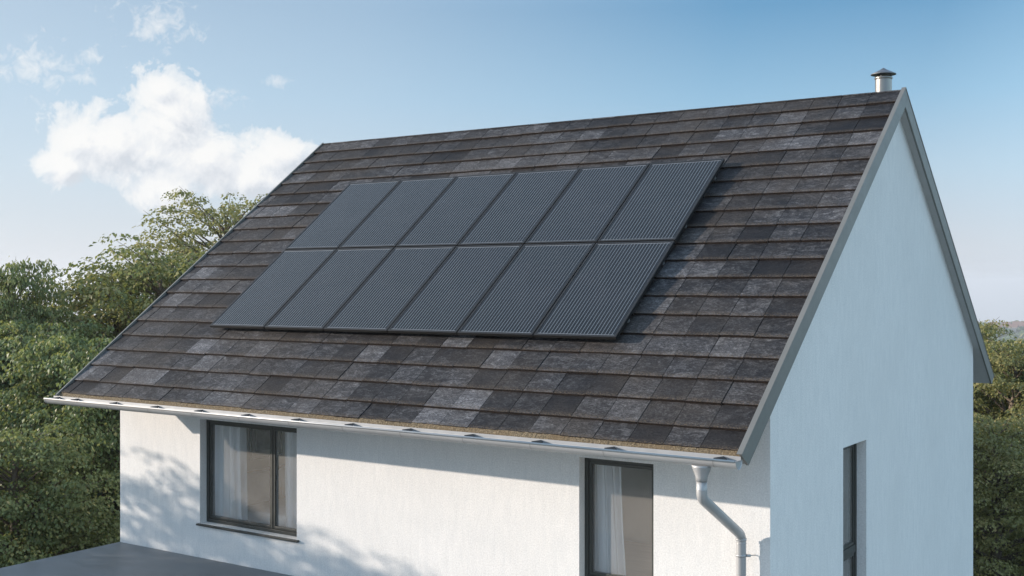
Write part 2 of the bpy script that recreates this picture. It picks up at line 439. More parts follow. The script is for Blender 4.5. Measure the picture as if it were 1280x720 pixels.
rear_lip = MB(); rear_lip.box((gx0, GY+GR-.004, GZ-.005), (gx1, GY+GR+.002, GZ+.03)); rear_lip.build('gutter_rear_lip', M['gutter'], gutter)
for x, s in ((gx0, -1), (gx1, 1)):
    ec = MB(); ring = [(GY+(GR+.003)*math.cos(2*math.pi*k/32), GZ+(GR+.003)*math.sin(2*math.pi*k/32)) for k in range(17, 32)] + [(GY+GR+.003, GZ+.004), (GY-GR-.003, GZ+.004)]
    outer = [(x+.012*s, y, z) for y, z in ring]; back = [(x-.006*s, y, z) for y, z in ring]
    inner = [(x+.003*s, GY+(y-GY)*.82, GZ-.008+(z-GZ)*.80) for y, z in ring]; nn = len(ring)
    for k in range(nn):
        j = (k+1) % nn
        ec.face([back[k], back[j], outer[j], outer[k]]); ec.face([outer[k], outer[j], inner[j], inner[k]])
    ec.face(inner); ec.face(back[::-1]); ec.build('gutter_end_cap', M['gutter'], gutter)
clips = [-9.60] + [-9.196 + .8045*k for k in range(11)] + [-.062]
for x in clips:
    cb = MB()  # one dark wedge stands for the clip and its cast shadow
    a, b_, c_, d_ = (x, GY+GR-.004, GZ+.022), (x-.065, GY-.004, GZ+.012), (x, GY-.012, GZ+.013), (x+.065, GY-.004, GZ+.012)
    lo = [(p[0], p[1], p[2]-.022) for p in (a, b_, c_, d_)]
    cb.face([a, b_, c_, d_]); cb.face(lo[::-1])
    up = [a, b_, c_, d_]
    for k in range(4): cb.face([lo[k], lo[(k+1) % 4], up[(k+1) % 4], up[k]])
    cb.build('clip_with_shadow', M['clip'], gutter)
for x in clips[2::1]:
    jb = MB()
    pr = [(GY+(GR+.0022)*math.cos(a), GZ+(GR+.0022)*math.sin(a)) for a in [math.pi + math.pi*k/seg for k in range(seg+1)]]
    for (y0, z0), (y1, z1) in zip(pr, pr[1:]):
        jb.face([(x-.045, y0, z0), (x-.045, y1, z1), (x-.041, y1, z1), (x-.041, y0, z0)], smooth=True)
    jb.build('gutter_joint', M['trim'], gutter)

# downpipe with funnel and two bends
dp = MB(); PX = -.240
path = [(PX, GY, GZ-GR+.012), (PX, GY, GZ-GR-.10)]
down = [(PX, GY, ZC-1.66)]
y0, z0, y1, z1 = GY, ZC-1.875, -.120, ZC-2.355
for z in (1.74, 1.80, 1.83): down.append((PX, GY, ZC-z))
def arc(p, q, r, n=7):      # quadratic bend around corner p->q->r
    return [tuple((1-t)**2*Vector(p)+2*t*(1-t)*Vector(q)+t*t*Vector(r)) for t in [k/n for k in range(n+1)]]
A, B = Vector((PX, y0, z0)), Vector((PX, y1, z1)); dirn = (B-A).normalized()
down = [(PX, GY, ZC-1.72)] + arc(A+Vector((0, 0, .06)), A, A+dirn*.07) + arc(B-dirn*.07, B, B-Vector((0, 0, .06)))
down += [(PX, y1, .15)]
PR = .0475
dp.tube(down, PR, 28)
pipe = dp.build('downpipe', M['gutter'], house)
fn = MB(); fn.tube([(PX, GY, GZ-GR+.010), (PX, GY, GZ-GR-.012), (PX, GY, GZ-GR-.10), (PX, GY, GZ-GR-.135)], [.090, .084, PR+.006, PR+.005], 28)
fn.build('funnel', M['gutter'], pipe)
for z in (ZC-1.80, ZC-2.43):
    y = GY if z > ZC-2 else y1
    cm = MB(); cm.tube([(PX, y, z-.004), (PX, y, z), (PX, y, z+.004)], [PR+.001, PR+.0035, PR+.001], 28); cm.build('pipe_collar', M['gutter'], pipe)
cm = MB(); cm.tube([(PX, y1, ZC-2.405), (PX, y1, ZC-2.385)], [PR+.004, PR+.005], 28); cm.build('pipe_collar', M['gutter'], pipe)
br = MB(); zb = ZC-2.545
br.tube([(PX, y1, zb-.012), (PX, y1, zb+.012)], PR+.004, 28)
br.tube([(PX+PR, y1+.01, zb), (PX+PR+.035, y1+.03, zb)], .013, 12); br.tube([(PX+PR+.02, y1+.02, zb), (PX+PR+.05, .0, zb-.01)], .005, 8)
br.build('pipe_bracket', M['gutter'], pipe)

# windows
def window_front(op, d, mull=None, transom=None, sill=True):
    x0, x1, z0, z1 = op; root = MB()
    fw, dp_ = .062, .07
    y0, y1 = d, d+dp_
    def fr(mb, a, b, c, e, w, ya, yb):
        mb.box((a, ya, c), (a+w, yb, e)); mb.box((b-w, ya, c), (b, yb, e))
        mb.box((a+w, ya, e-w), (b-w, yb, e)); mb.box((a+w, ya, c), (b-w, yb, c+w))
    fr(root, x0, x1, z0, z1, .045, y0, y1)
    spans = [(x0+.045, x1-.045)] if mull is None else [(x0+.045, mull-.008), (mull+.008, x1-.045)]
    if mull is not None: root.box((mull-.008, y0+.004, z0+.045), (mull+.008, y1-.004, z1-.045))
    win = root.build('window', M['frame'], house, bevel=.003)
    zs = [(z0+.045, z1-.045)] if transom is None else [(z0+.045, transom-.02), (transom+.02, z1-.045)]
    if transom is not None:
        tb = MB(); tb.box((x0+.045, y0+.003, transom-.02), (x1-.045, y1-.003, transom+.02)); tb.build('transom', M['frame'], win, bevel=.003)
    for a, b in spans:
        for c, e in zs:
            sh = MB(); fr(sh, a+.003, b-.003, c+.003, e-.003, .034, y0+.012, y1+.006); so = sh.build('sash', M['frame'], win, bevel=.004)
            gp = MB(); gp.face([(a+.03, y0+.035, c+.03), (b-.03, y0+.035, c+.03), (b-.03, y0+.035, e-.03), (a+.03, y0+.035, e-.03)]); gp.build('pane', M['glass'], win)
    if sill:
        s = MB(); s.box((x0-.03, -.045, z0-.028), (x1+.045, d+.005, z0-.004)); s.build('window_sill', M['frame'], win, bevel=.003)
    return win
window_front(W1, .11, mull=-6.685); window_front(W2, .11, transom=ZC-3.055)
def window_gable():
    a, b, c, e = G1; d = .11; tz = ZC-3.04
    m = MB(); w = .045
    def fr(mb, a, b, c, e, w, xa, xb):
        mb.box((-xb, a, c), (-xa, a+w, e)); mb.box((-xb, b-w, c), (-xa, b, e)); mb.box((-xb, a+w, e-w), (-xa, b-w, e)); mb.box((-xb, a+w, c), (-xa, b-w, c+w))
    fr(m, a, b, c, e, w, d, d+.07); win = m.build('window', M['frame'], house, bevel=.003)
    t = MB(); t.box((-d-.067, a+w, tz-.045), (-d-.003, b-w, tz+.045)); t.build('transom', M['frame'], win, bevel=.003)
    for c2, e2 in ((c+w, tz-.045), (tz+.045, e-w)):
        s = MB(); fr(s, a+w+.003, b-w-.003, c2+.003, e2-.003, .032, d+.012, d+.076); s.build('sash', M['frame'], win, bevel=.004)
        g = MB(); g.face([(-d-.035, a+.07, c2+.02), (-d-.035, b-.07, c2+.02), (-d-.035, b-.07, e2-.02), (-d-.035, a+.07, e2-.02)]); g.build('pane', M['glass'], win)
window_gable()

# rooms behind the windows
FL, CE = ZC-3.62, ZC-1.32
def room(x0, x1, y0, y1, gable=False):
    m = MB()
    m.face([(x0, y0, CE), (x1, y0, CE), (x1, y1, CE), (x0, y1, CE)])
    m.face([(x0, y1, FL), (x0, y1, CE), (x1, y1, CE), (x1, y1, FL)])
    m.face([(x0, y0, FL), (x0, y0, CE), (x0, y1, CE), (x0, y1, FL)])
    if not gable: m.face([(x1, y0, FL), (x1, y1, FL), (x1, y1, CE), (x1, y0, CE)])
    m.build('room_lining', M['plaster'], house)
    m = MB(); m.face([(x0, y0, FL), (x1, y0, FL), (x1, y1, FL), (x0, y1, FL)]); m.build('room_floor', M['floorboards'], house)
room(-9.19, -4.55, TH+.004, 4.1); room(-4.45, -TH-.004, TH+.004, 4.1, True)

def curtain(x0, x1, y, z0, z1, waves, label, flare=0.0, axis='x', amp=.045):
    mb = MB(); nx, nz = 90, 14; idx = []
    for j in range(nz+1):
        t = j/nz; row = []
        for i in range(nx+1):
            u = i/nx; a = waves*2*math.pi*u
            w = x0 + (x1 - x0 + flare*(1-t)**1.5)*u
            d = amp*math.sin(a + .5*math.sin(3*t)) + .014*math.sin(2.7*a+1) + .008*math.sin(4*t+u*9)
            mb.v.append((w + .008*math.sin(a*2+t*2), y+d, z0+(z1-z0)*t)); row.append(len(mb.v)-1)
        idx.append(row)
    for j in range(nz):
        for i in range(nx):
            mb.f.append((idx[j][i], idx[j][i+1], idx[j+1][i+1], idx[j+1][i])); mb.mi.append(0); mb.sm.append(True)
    return mb.build('curtain', M['curtain'], label=label, cat='curtain', group='sheer curtains behind the front windows')
curtain(-8.02, -7.33, .245, FL+.05, CE-.05, 6, 'white sheer curtain at the left side of the wide window', .05)
curtain(-6.60, -6.22, .245, FL+.05, CE-.05, 3.2, 'narrow white sheer curtain at the right side of the wide window')
curtain(-2.12, -1.74, .245, FL+.05, CE-.05, 4.5, 'white sheer curtain in the narrow window beside the downpipe', .12)

# bed, pillows and framed prints in the room with the wide window
bed = empty('bed', (-6.6, 1.55, FL), label='low double bed with pale linen seen through the wide window', cat='bed')
def soft(name, lo, hi, mat, parent, r=.05, **kw):
    m = MB(); m.box(lo, hi); o = m.build(name, mat, parent, bevel=0, **kw)
    b = o.modifiers.new('bevel', 'BEVEL'); b.width = r; b.segments = 4
    return o
soft('bed_frame', (-1.65, -.95, .08), (.55, .95, .30), M['oak'], bed, .02)
soft('mattress', (-1.6, -.9, .302), (.5, .9, .50), M['linen'], bed, .06)
soft('duvet', (-1.1, -.97, .38), (.56, .97, .57), M['linen'], bed, .07)
soft('throw', (-.3, -.985, .36), (.30, .985, .592), M['throw'], bed, .07)
soft('headboard', (-1.75, -.98, .0), (-1.66, .98, .95), M['oak'], bed, .02)
for k, (x, y) in enumerate(((-8.05, 1.13), (-8.05, 1.97))):
    p = soft('pillow', (-.10, -.33, -.22), (.10, .33, .22), M['linen'], None, .09, label=['pale pillow leaning on the bed headboard nearer the window', 'pale pillow leaning on the bed headboard farther from the window'][k], cat='pillow', group='pillows on the bed')
    p.location = (x, y, FL+.76); p.rotation_euler = (0, R(-18), 0)
for k, (x, w, h, z) in enumerate(((1.66, .42, .62, ZC-2.32), (2.40, .66, .74, ZC-2.32), (3.20, .42, .62, ZC-2.32))):
    pic = empty('picture', (-9.186, x, z), label=['small framed print nearest the window on the side wall of the bedroom', 'large framed print in the middle of three on the side wall of the bedroom', 'small framed print farthest from the window on the side wall of the bedroom'][k], cat='picture', group='framed prints on the bedroom side wall')
    pic.rotation_euler = (0, 0, R(90)); m = MB(); t = .03
    m.box((-w/2, -.03, -h/2), (-w/2+t, 0, h/2)); m.box((w/2-t, -.03, -h/2), (w/2, 0, h/2)); m.box((-w/2+t, -.03, h/2-t), (w/2-t, 0, h/2)); m.box((-w/2+t, -.03, -h/2), (w/2-t, 0, -h/2+t))
    m.build('picture_frame', M['frame'], pic)
    m = MB(); m.box((-w/2+t, -.012, -h/2+t), (w/2-t, -.002, h/2-t)); m.build('mount', M['mat_board'], pic)
    m = MB(); m.box((-w/2+.11, -.016, -h/2+.12), (w/2-.11, -.0125, h/2-.12)); m.build('print', M['art'], pic)

# flue behind the ridge
FX, FY = -.245, W/2+.30
zf = HR - .30*SI/CO
fl = MB(); fl.tube([(FX, FY, zf-.12), (FX, FY, ZC+2.640)], .104, 36, cap=False)
fl.tube([(FX, FY, ZC+2.640), (FX, FY, zf+.1)], .099, 36, cap=False)
flue = fl.build('flue', M['flue'], house)
m = MB(); m.tube([(FX, FY, ZC+2.612), (FX, FY, ZC+2.624), (FX, FY, ZC+2.642), (FX, FY, ZC+2.648)], [.1045, .112, .112, .1045], 36, cap=False); m.build('flue_rim', M['flue'], flue)
m = MB(); m.tube([(FX, FY, ZC+2.676), (FX, FY, ZC+2.684), (FX, FY, ZC+2.732), (FX, FY, ZC+2.764)], [.157, .155, .055, .003], 40, smooth=False); m.build('flue_cowl', M['flue_cap'], flue)
for k in range(3):
    m = MB(); a = 2*math.pi*k/3 + .5; m.tube([(FX+.085*math.cos(a), FY+.085*math.sin(a), ZC+2.61), (FX+.085*math.cos(a), FY+.085*math.sin(a), ZC+2.680)], .009, 8)
    m.build('cowl_stay', M['flue_cap'], flue)
m = MB(); m.tube([(FX, FY, zf-.07), (FX, FY, zf+.02), (FX, FY, zf+.10)], [.30, .20, .108], 36, cap=False); m.build('flue_flashing', M['flue_cap'], flue)

# ------------------------------------------------------------------ solar panels
PW, PH, PXP, PYP, PTH = 1.012, 1.722, 1.0281, 1.7445, .036
X0, S0, OFF = -7.885, 1.387, .0876
SLOPE = math.atan2(RISE, RUN)
def make_panel():
    root = empty('solar_panel', (0, 0, 0))
    f = MB(); w = .026; a, b = PW/2, PH/2
    f.box((-a, -b, -PTH), (-a+w, b, 0)); f.box((a-w, -b, -PTH), (a, b, 0)); f.box((-a+w, -b, -PTH), (a-w, -b+w, 0)); f.box((-a+w, b-w, -PTH), (a-w, b, 0))
    f.build('panel_frame', M['panel_frame'], root, bevel=.0015)
    g = MB(); g.box((-a+w, -b+w, -.010), (a-w, b-w, -.004)); g.build('panel_glass', M['cells'], root)
    r = MB(); r.box((-a+.034, b-.042, -.0038), (a-.034, b-.034, -.0032)); r.build('contact_strip', M['ribbon'], root)
    r = MB(); r.box((-a+.034, -b+.034, -.0038), (a-.034, -b+.039, -.0032)); r.build('contact_strip', M['ribbon'], root)
    return root
proto = make_panel()
def copy_tree(o, parent=None):
    c = o.copy(); C.objects.link(c); c.parent = parent
    for ch in [k for k in bpy.data.objects if k.parent == o]: copy_tree(ch, c)
    return c
ordn = ['first', 'second', 'third', 'fourth', 'fifth', 'sixth']
for row in range(2):
    for k in range(6):
        p = proto if (row, k) == (0, 0) else copy_tree(proto)
        x = X0 + PXP*(k+.5); s = S0 + PYP*(row+.5)
        p.location = rp(x, s, OFF); p.rotation_euler = (SLOPE + R(random.uniform(-.12, .12)), R(random.uniform(-.1, .1)), 0)
        rn = 'lower' if row == 0 else 'upper'
        pos = {0: 'at the left end', 5: 'at the right end'}.get(k, ordn[k] + ' from the left')
        p['label'] = 'black striped solar panel %s of the %s row on the roof' % (pos, rn)
        p['category'] = 'solar panel'; p['group'] = 'solar panels on the front roof slope'
for k, (s, nm) in enumerate(((S0+.36, 'lowest'), (S0+PYP-.36, 'second lowest'), (S0+PYP+.36, 'second highest'), (S0+2*PYP-.36, 'highest'))):
    r = MB(); a, b = X0+.02, X0+6*PXP-.02
    P = [rp(x, ss, o) for o in (.012, OFF-PTH-.001) for x, ss in ((a, s-.02), (b, s-.02), (b, s+.02), (a, s+.02))]
    r.hexa(P); rail = r.build('mounting_rail', M['rail'], label='long metal rail under the solar panels, %s of the four' % nm, cat='rail', group='rails carrying the solar panels')
    for j in range(8):
        x = a + .3 + j*.78
        h = MB(); P = [rp(xx, ss, o) for o in (-.02, .0115) for xx, ss in ((x-.02, s-.03), (x+.02, s-.03), (x+.02, s+.03), (x-.02, s+.03))]
        h.hexa(P); h.build('roof_hook', M['rail'], rail)

# ------------------------------------------------------------------ flat roofed extension
ext = empty('flat_roof_extension', (-L, -4, 0), label='low extension with flat dark grey membrane roof in front of the house', cat='extension')
m = MB(); m.box((0.03, 0.03, 0), (6.97, 3.98, SLAB-.12)); m.build('wall', M['stucco'], ext)
m = MB(); m.box((0, 0, SLAB-.118), (7.0, 3.996, SLAB)); m.build('flat_roof', M['membrane'], ext, bevel=.006)
m = MB(); m.box((-.012, -.012, SLAB-.16), (-.0005, 3.99, SLAB-.004)); m.box((0, -.012, SLAB-.16), (7.0, -.0005, SLAB-.004)); m.build('roof_edge', M['frame'], ext)

# ------------------------------------------------------------------ trees
def tree_meshes(tag, H, Rad, zbase, limbs, leaf, per_spray, mat, seed, airy=0., droop=.9, spray_r=.42, lean=(0, 0), spacing=.42):
    rg = np.random.default_rng(seed); br = MB()
    # trunk
    tp = [(0, 0, -.1)]; n = 7
    for i in range(1, n+1):
        t = i/n; tp.append((lean[0]*t + rg.normal(0, .05), lean[1]*t + rg.normal(0, .05), H*.86*t))
    tr = [.05+.16*(H/7)*(1-i/n)**.9 for i in range(n+1)]
    br.tube(tp, tr, 9)
    def trunk(z):
        t = min(1, max(0, z/(H*.86))); i = min(n-1, int(t*n)); u = t*n-i
        return np.array(tp[i])*(1-u) + np.array(tp[i+1])*u
    cen = []; dirs = []; sizes = []
    bulge = rg.uniform(0, 2*math.pi, 6); amp = rg.uniform(.08, .24, 6)
    for b in range(limbs):
        q = (b+rg.uniform(0, 1))/limbs
        h = zbase + (H*.97-zbase)*q
        az = b*2.39996 + rg.normal(0, .3)
        tt = (h-zbase)/(H-zbase)
        prof = (1-(max(0, tt-.32)/.68)**2.1)**.5 if tt > .32 else (.80+.2*(tt/.32))
        lump = 1 + sum(amp[k]*math.sin((k+1)*az+bulge[k]+tt*5*(k % 3)) for k in range(6))*.55
        Lb = max(.3, Rad*prof*lump*rg.uniform(.80, 1.08))
        rise = (.20 + .65*tt)*Lb*rg.uniform(.6, 1.2)
        root = trunk(max(.3, h-rise*.8)); tip = np.array([math.cos(az)*Lb+lean[0]*tt, math.sin(az)*Lb+lean[1]*tt, h+rise*.1 - .10*Lb*(1-tt)])
        mid = (root+tip)/2 + np.array([0, 0, .12*Lb+rg.normal(0, .06)])
        pts = [root*(1-t)**2+2*t*(1-t)*mid+t*t*tip for t in (0, .25, .5, .75, 1)]
        br.tube([tuple(p) for p in pts], [.028*(Lb/2)+.010, .020*(Lb/2)+.008, .012*(Lb/2)+.006, .007, .003], 5, cap=False)
        m = max(2, int(Lb*(1-.28)/spacing)+1)
        for k in range(m*2):
            t = .30 + .72*(k+rg.uniform(0, 1))/(m*2)
            if rg.uniform() < airy*(.9 if t < .6 else .35): continue
            p = root*(1-t)**2+2*t*(1-t)*mid+t*t*tip
            side = (1 if k % 2 else -1)*rg.uniform(.05, .62)*(1.1-.6*t)*Lb*.42
            p = p + np.array([-math.sin(az), math.cos(az), 0])*side + np.array([0, 0, rg.normal(0, .10) - abs(side)*.12])
            a2 = az + (0.5 if side > 0 else -.5)*min(1, abs(side)*2.2) + rg.normal(0, .25)
            cen.append(p); dirs.append((math.cos(a2), math.sin(a2))); sizes.append(spray_r*rg.uniform(.65, 1.25))
    cen = np.array(cen); dirs = np.array(dirs); sizes = np.array(sizes); S = len(cen); N = S*per_spray
    sid = np.repeat(np.arange(S), per_spray)
    r = np.sqrt(rg.uniform(0, 1, N)); th = rg.uniform(0, 2*np.pi, N)
    ax = np.c_[dirs, np.zeros(S)][sid]; ay = np.c_[-dirs[:, 1], dirs[:, 0], np.zeros(S)][sid]
    lx = r*np.cos(th)*sizes[sid]*1.15; ly = r*np.sin(th)*sizes[sid]*.8
    lz = rg.normal(0, .035, N) - .42*(r**2)*sizes[sid]*.6 - .25*np.maximum(0, lx)
    pos = cen[sid] + ax*lx[:, None] + ay*ly[:, None]; pos[:, 2] += lz
    # leaf direction: outward inside the spray, drooping
    phi = rg.normal(0, .7, N) + np.arctan2(ly, lx+.25*sizes[sid])
    d = ax*np.cos(phi)[:, None] + ay*np.sin(phi)[:, None]
    dr = np.clip(rg.normal(droop, .30, N), .1, 1.5)
    d = d*np.cos(dr)[:, None]; d[:, 2] = -np.sin(dr)
    up = np.array([0, 0, 1.]); w = np.cross(d, up); w /= np.linalg.norm(w, axis=1)[:, None]+1e-9
    tw = rg.normal(0, .45, N); nrm = np.cross(w, d); w = w*np.cos(tw)[:, None] + nrm*np.sin(tw)[:, None]; nrm = np.cross(w, d)
    ll = leaf*rg.uniform(.7, 1.25, N); ww = ll*.33
    base = pos; tip = pos + d*ll[:, None] - nrm*(ll*.06)[:, None]
    m_ = pos + d*(ll*.48)[:, None]; a = m_ + w*ww[:, None] + nrm*(ll*.09)[:, None]; b = m_ - w*ww[:, None] + nrm*(ll*.09)[:, None]
    V = np.stack([base, a, tip, b], 1).reshape(-1, 3)
    me = bpy.data.meshes.new(tag+'_crown'); me.vertices.add(4*N); me.vertices.foreach_set('co', V.astype(np.float32).ravel())
    me.loops.add(4*N); me.loops.foreach_set('vertex_index', np.arange(4*N, dtype=np.int32))
    me.polygons.add(N); me.polygons.foreach_set('loop_start', np.arange(0, 4*N, 4, dtype=np.int32)); me.polygons.foreach_set('loop_total', np.full(N, 4, dtype=np.int32))
    me.update(calc_edges=True); me.materials.append(mat)
    tint = np.clip(rg.uniform(0, 1, S)[sid]*.55 + rg.uniform(0, 1, N)*.45, 0, 1)
    at = me.attributes.new('tint', 'FLOAT', 'FACE'); at.data.foreach_set('value', tint.astype(np.float32))
    bm = bpy.data.meshes.new(tag+'_trunk'); bm.from_pydata(br.v, [], br.f); bm.materials.append(M['bark'])
    bm.polygons.foreach_set('use_smooth', [True]*len(bm.polygons)); bm.update()
    return bm, me
KIND = {
 'dense':  tree_meshes('dense', 7.0, 2.7, .5, 140, .100, 60, M['leaf_cool'], 1),
 'dense2': tree_meshes('dense2', 7.0, 2.6, .4, 140, .095, 60, M['leaf_cool'], 2, droop=.8),
 'warm':   tree_meshes('warm', 7.0, 2.7, .5, 130, .092, 56, M['leaf_warm'], 3, airy=.15, droop=.6),
 'airy':   tree_meshes('airy', 9.0, 3.4, 1.2, 150, .088, 46, M['leaf_warm'], 4, airy=.28, droop=.5, spray_r=.36, spacing=.44),
}
KH = {'dense': 7., 'dense2': 7., 'warm': 7., 'airy': 9.}
def tree(kind, px, dist, topy, rot, label, wide=1.0, group='trees beside and behind the house', xy=None, height=None):
    if xy is None:
        a = YAW - math.atan((px-640)/FPX); dd = dist/math.cos(a-YAW)
        xy = (CAM[0]-math.sin(a)*dd, CAM[1]+math.cos(a)*dd); height = ZC - (topy-CY)/FPX*dist
    t = empty('tree', (xy[0], xy[1], terr(*xy)), label=label, cat='tree', group=group)
    s = height/KH[kind]; t.scale = (s*wide, s*wide, s); t.rotation_euler = (0, 0, R(rot))
    bm, cm = KIND[kind]
    o = bpy.data.objects.new('trunk', bm); link(o, t); o = bpy.data.objects.new('crown', cm); link(o, t)
    return t
TREES = [
 ('dense2', 14, 24, 306, 75, 'slim pointed green tree poking up at the very left edge of the photo', .55),
 ('dense', -25, 25.5, 352, 75, 'dark green tree half outside the left edge of the photo', .9),
 ('dense2', 50, 22.5, 384, 200, 'bushy cool green tree left of the house, just inside the left-edge tree', 1.0),
 ('dense2', 112, 21.0, 402, 200, 'low dense green tree touching the left wall corner of the house', .95),
 ('warm', 146, 27, 322, 10, 'warm olive tree with rounded top rising left of the roof eave', 1.05),
 ('warm', 200, 26, 290, 130, 'olive green tree just below and left of the tall airy tree', 1.0),
 ('airy', 282, 29.5, 226, 60, 'tallest tree, airy crown showing sky, behind the left roof slope', 1.0),
 ('airy', 345, 31, 262, 200, 'airy tree mostly hidden behind the upper left roof edge', 1.0),
 ('dense', 20, 31, 392, 140, 'dark tree filling the gap behind the left-edge tree', 1.3),
 ('dense', 100, 32, 398, 300, 'dark tree behind the low trees left of the house', 1.3),
 ('dense2', -70, 23, 385, 250, 'green tree cut by the left side of the photo', 1.1),
 ('dense2', 20, 18.5, 520, 250, 'lowest green tree in front, its top halfway down the left edge', 1.2),
 ('warm', 1216, 27.5, 386, 40, 'tree behind the rear corner of the house with leaves beside the verge tip', .72),
 ('warm', 1268, 25, 410, 100, 'broad green tree right of the gable wall', 1.0),
 ('dense2', 1335, 26, 412, 30, 'green tree cut by the right side of the photo', 1.1),
 ('warm', 1245, 21.5, 505, 220, 'lower olive tree in front of the broad tree right of the gable', 1.1),
 ('dense', 1230, 33, 424, 10, 'dark tree filling the gap behind the trees right of the gable', 1.4),
]
for k, px, d, ty, rot, lab, wd in TREES: tree(k, px, d, ty, rot, lab, wd)
tree('warm', 0, 0, 0, 15, 'garden tree left of the extension that throws dappled shade on the front wall', .97, group='garden trees in front', xy=(-17.4, -5.1), height=6.45)

tree('warm', 0, 0, 0, 95, 'smaller garden tree nearest the extension, throwing shade below the wide window', .85, group='garden trees in front', xy=(-14.2, -5.3), height=5.9)
# far wood on the ridge, and far houses
def far_wood():
    rg = np.random.default_rng(5); V = []; F = []
    for i in range(5200):
        th = rg.uniform(R(70), R(170)); r = rg.uniform(860, 1075)
        x, y = -3+r*math.cos(th), 4+r*math.sin(th); z = terr(x, y); s = rg.uniform(1.6, 4.2)
        n = len(V); k = 7
        for lv, (zz, rr) in enumerate(((0, .75), (.55, 1.0), (1.05, .72), (1.35, .2))):
            for j in range(k):
                a = 2*math.pi*j/k + lv*.4; q = rr*s*rg.uniform(.75, 1.2)
                V.append((x+q*math.cos(a), y+q*math.sin(a), z+zz*s*.9*rg.uniform(.9, 1.1)-.3))
        for lv in range(3):
            for j in range(k): F.append((n+lv*k+j, n+lv*k+(j+1) % k, n+(lv+1)*k+(j+1) % k, n+(lv+1)*k+j))
        F.append(tuple(n+3*k+j for j in range(k)))
    me = bpy.data.meshes.new('far_wood'); me.from_pydata(V, [], F); me.materials.append(M['leaf_cool'])
    at = me.attributes.new('tint', 'FLOAT', 'FACE'); at.data.foreach_set('value', np.random.default_rng(1).uniform(0, 1, len(F)).astype(np.float32))
    link(bpy.data.objects.new('far_wood', me), kind='stuff', label='far wooded ridge on the hazy horizon', cat='wood')
far_wood()
fh = []
for i, (px, dist) in enumerate(((1237, 985), (1243, 1015), (1250, 975), (1258, 1005), (1266, 980), (1273, 1010), (1279, 985))):
    a = YAW - math.atan((px-640)/FPX); x, y = CAM[0]-math.sin(a)*dist, CAM[1]+math.cos(a)*dist; z = terr(x, y)
    h = empty('far_house', (x, y, z+.9), label='tiny pale house with red roof on the far ridge right of the verge tip', cat='house', group='far houses on the ridge')
    w, d, t = 3+.5*(i % 3), 2.4, 2.2
    m = MB(); m.box((-w, -d, -2), (w, d, t)); m.build('wall', M['far_wall'], h)
    m = MB(); m.face([(-w-.4, -d-.4, t-.1), (w+.4, -d-.4, t-.1), (w+.4, 0, t+2.4), (-w-.4, 0, t+2.4)]); m.face([(w+.4, d+.4, t-.1), (-w-.4, d+.4, t-.1), (-w-.4, 0, t+2.4), (w+.4, 0, t+2.4)])
    m.face([(w+.2, -d, t), (w+.2, d, t), (w+.2, 0, t+2.3)]); m.face([(-w-.2, -d, t), (-w-.2, 0, t+2.3), (-w-.2, d, t)]); m.build('roof', M['far_roof'], h)

# ------------------------------------------------------------------ light and sky
sd = bpy.data.lights.new('sun', 'SUN'); sd.energy = 4.3; sd.angle = R(.53); sd.color = (1., .865, .745)
so = bpy.data.objects.new('sun', sd); C.objects.link(so); so.rotation_euler = SUN.to_track_quat('-Z', 'Y').to_euler(); so.location = (-20, -10, 20)
world = bpy.data.worlds.new('World'); bpy.context.scene.world = world; world.use_nodes = True
nt = world.node_tree; nt.nodes.clear()
wo = nt.nodes.new('ShaderNodeOutputWorld'); bg = nt.nodes.new('ShaderNodeBackground'); nt.links.new(bg.outputs[0], wo.inputs[0])
sky = nt.nodes.new('ShaderNodeTexSky'); sky.sky_type = 'NISHITA'; sky.sun_disc = False
sky.sun_elevation = math.asin(-SUN.z); sky.sun_rotation = math.atan2(-SUN.x, -SUN.y)
sky.air_density = 1.0; sky.dust_density = .6; sky.ozone_density = 2.0; sky.altitude = 100
tc = nt.nodes.new('ShaderNodeTexCoord'); sep = nt.nodes.new('ShaderNodeSeparateXYZ'); nt.links.new(tc.outputs['Generated'], sep.inputs[0])
cz = math_(nt, 'MAXIMUM', sep.outputs[2], .012); cmb = nt.nodes.new('ShaderNodeCombineXYZ')
nt.links.new(sep.outputs[0], cmb.inputs[0]); nt.links.new(sep.outputs[1], cmb.inputs[1]); nt.links.new(cz, cmb.inputs[2])
nt.links.new(cmb.outputs[0], sky.inputs[0])
EXPO = .75
elv = math_(nt, 'MULTIPLY', math_(nt, 'ARCSINE', sep.outputs[2]), 1/1.5708)
K = 10/2**EXPO
def kk(*c): return tuple(x for x in c)
grad = ramp(nt, elv, [(0., kk(.61, .62, .68)), (.02, kk(.60, .64, .71)), (.06, kk(.47, .63, .77)), (.10, kk(.30, .53, .74)), (.15, kk(.14, .35, .585)), (.21, kk(.30, .56, .88)), (.34, kk(.40, .64, .96)), (1., kk(.22, .38, .66))])
sdot = nt.nodes.new('ShaderNodeVectorMath'); sdot.operation = 'DOT_PRODUCT'; nt.links.new(tc.outputs['Generated'], sdot.inputs[0]); sdot.inputs[1].default_value = (-SUN.x, -SUN.y, -SUN.z)
glow = ramp(nt, sdot.outputs['Value'], [(.0, 0.), (.30, .34), (.7, .60), (1., .9)])
grad = mixc(nt, glow, grad, kk(.76, .83, .90))
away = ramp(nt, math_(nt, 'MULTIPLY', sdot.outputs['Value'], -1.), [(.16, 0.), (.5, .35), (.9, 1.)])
grad = mixc(nt, away, grad, kk(1.02, 1.44, 1.72))  # sky opposite the sun raised as added fill for the gable wall
near = ramp(nt, sdot.outputs['Value'], [(.58, 0.), (1., .9)]); grad = mixc(nt, near, grad, kk(1.15, 1.28, 1.45))  # sky round the sun raised to lift the eave-shaded front wall
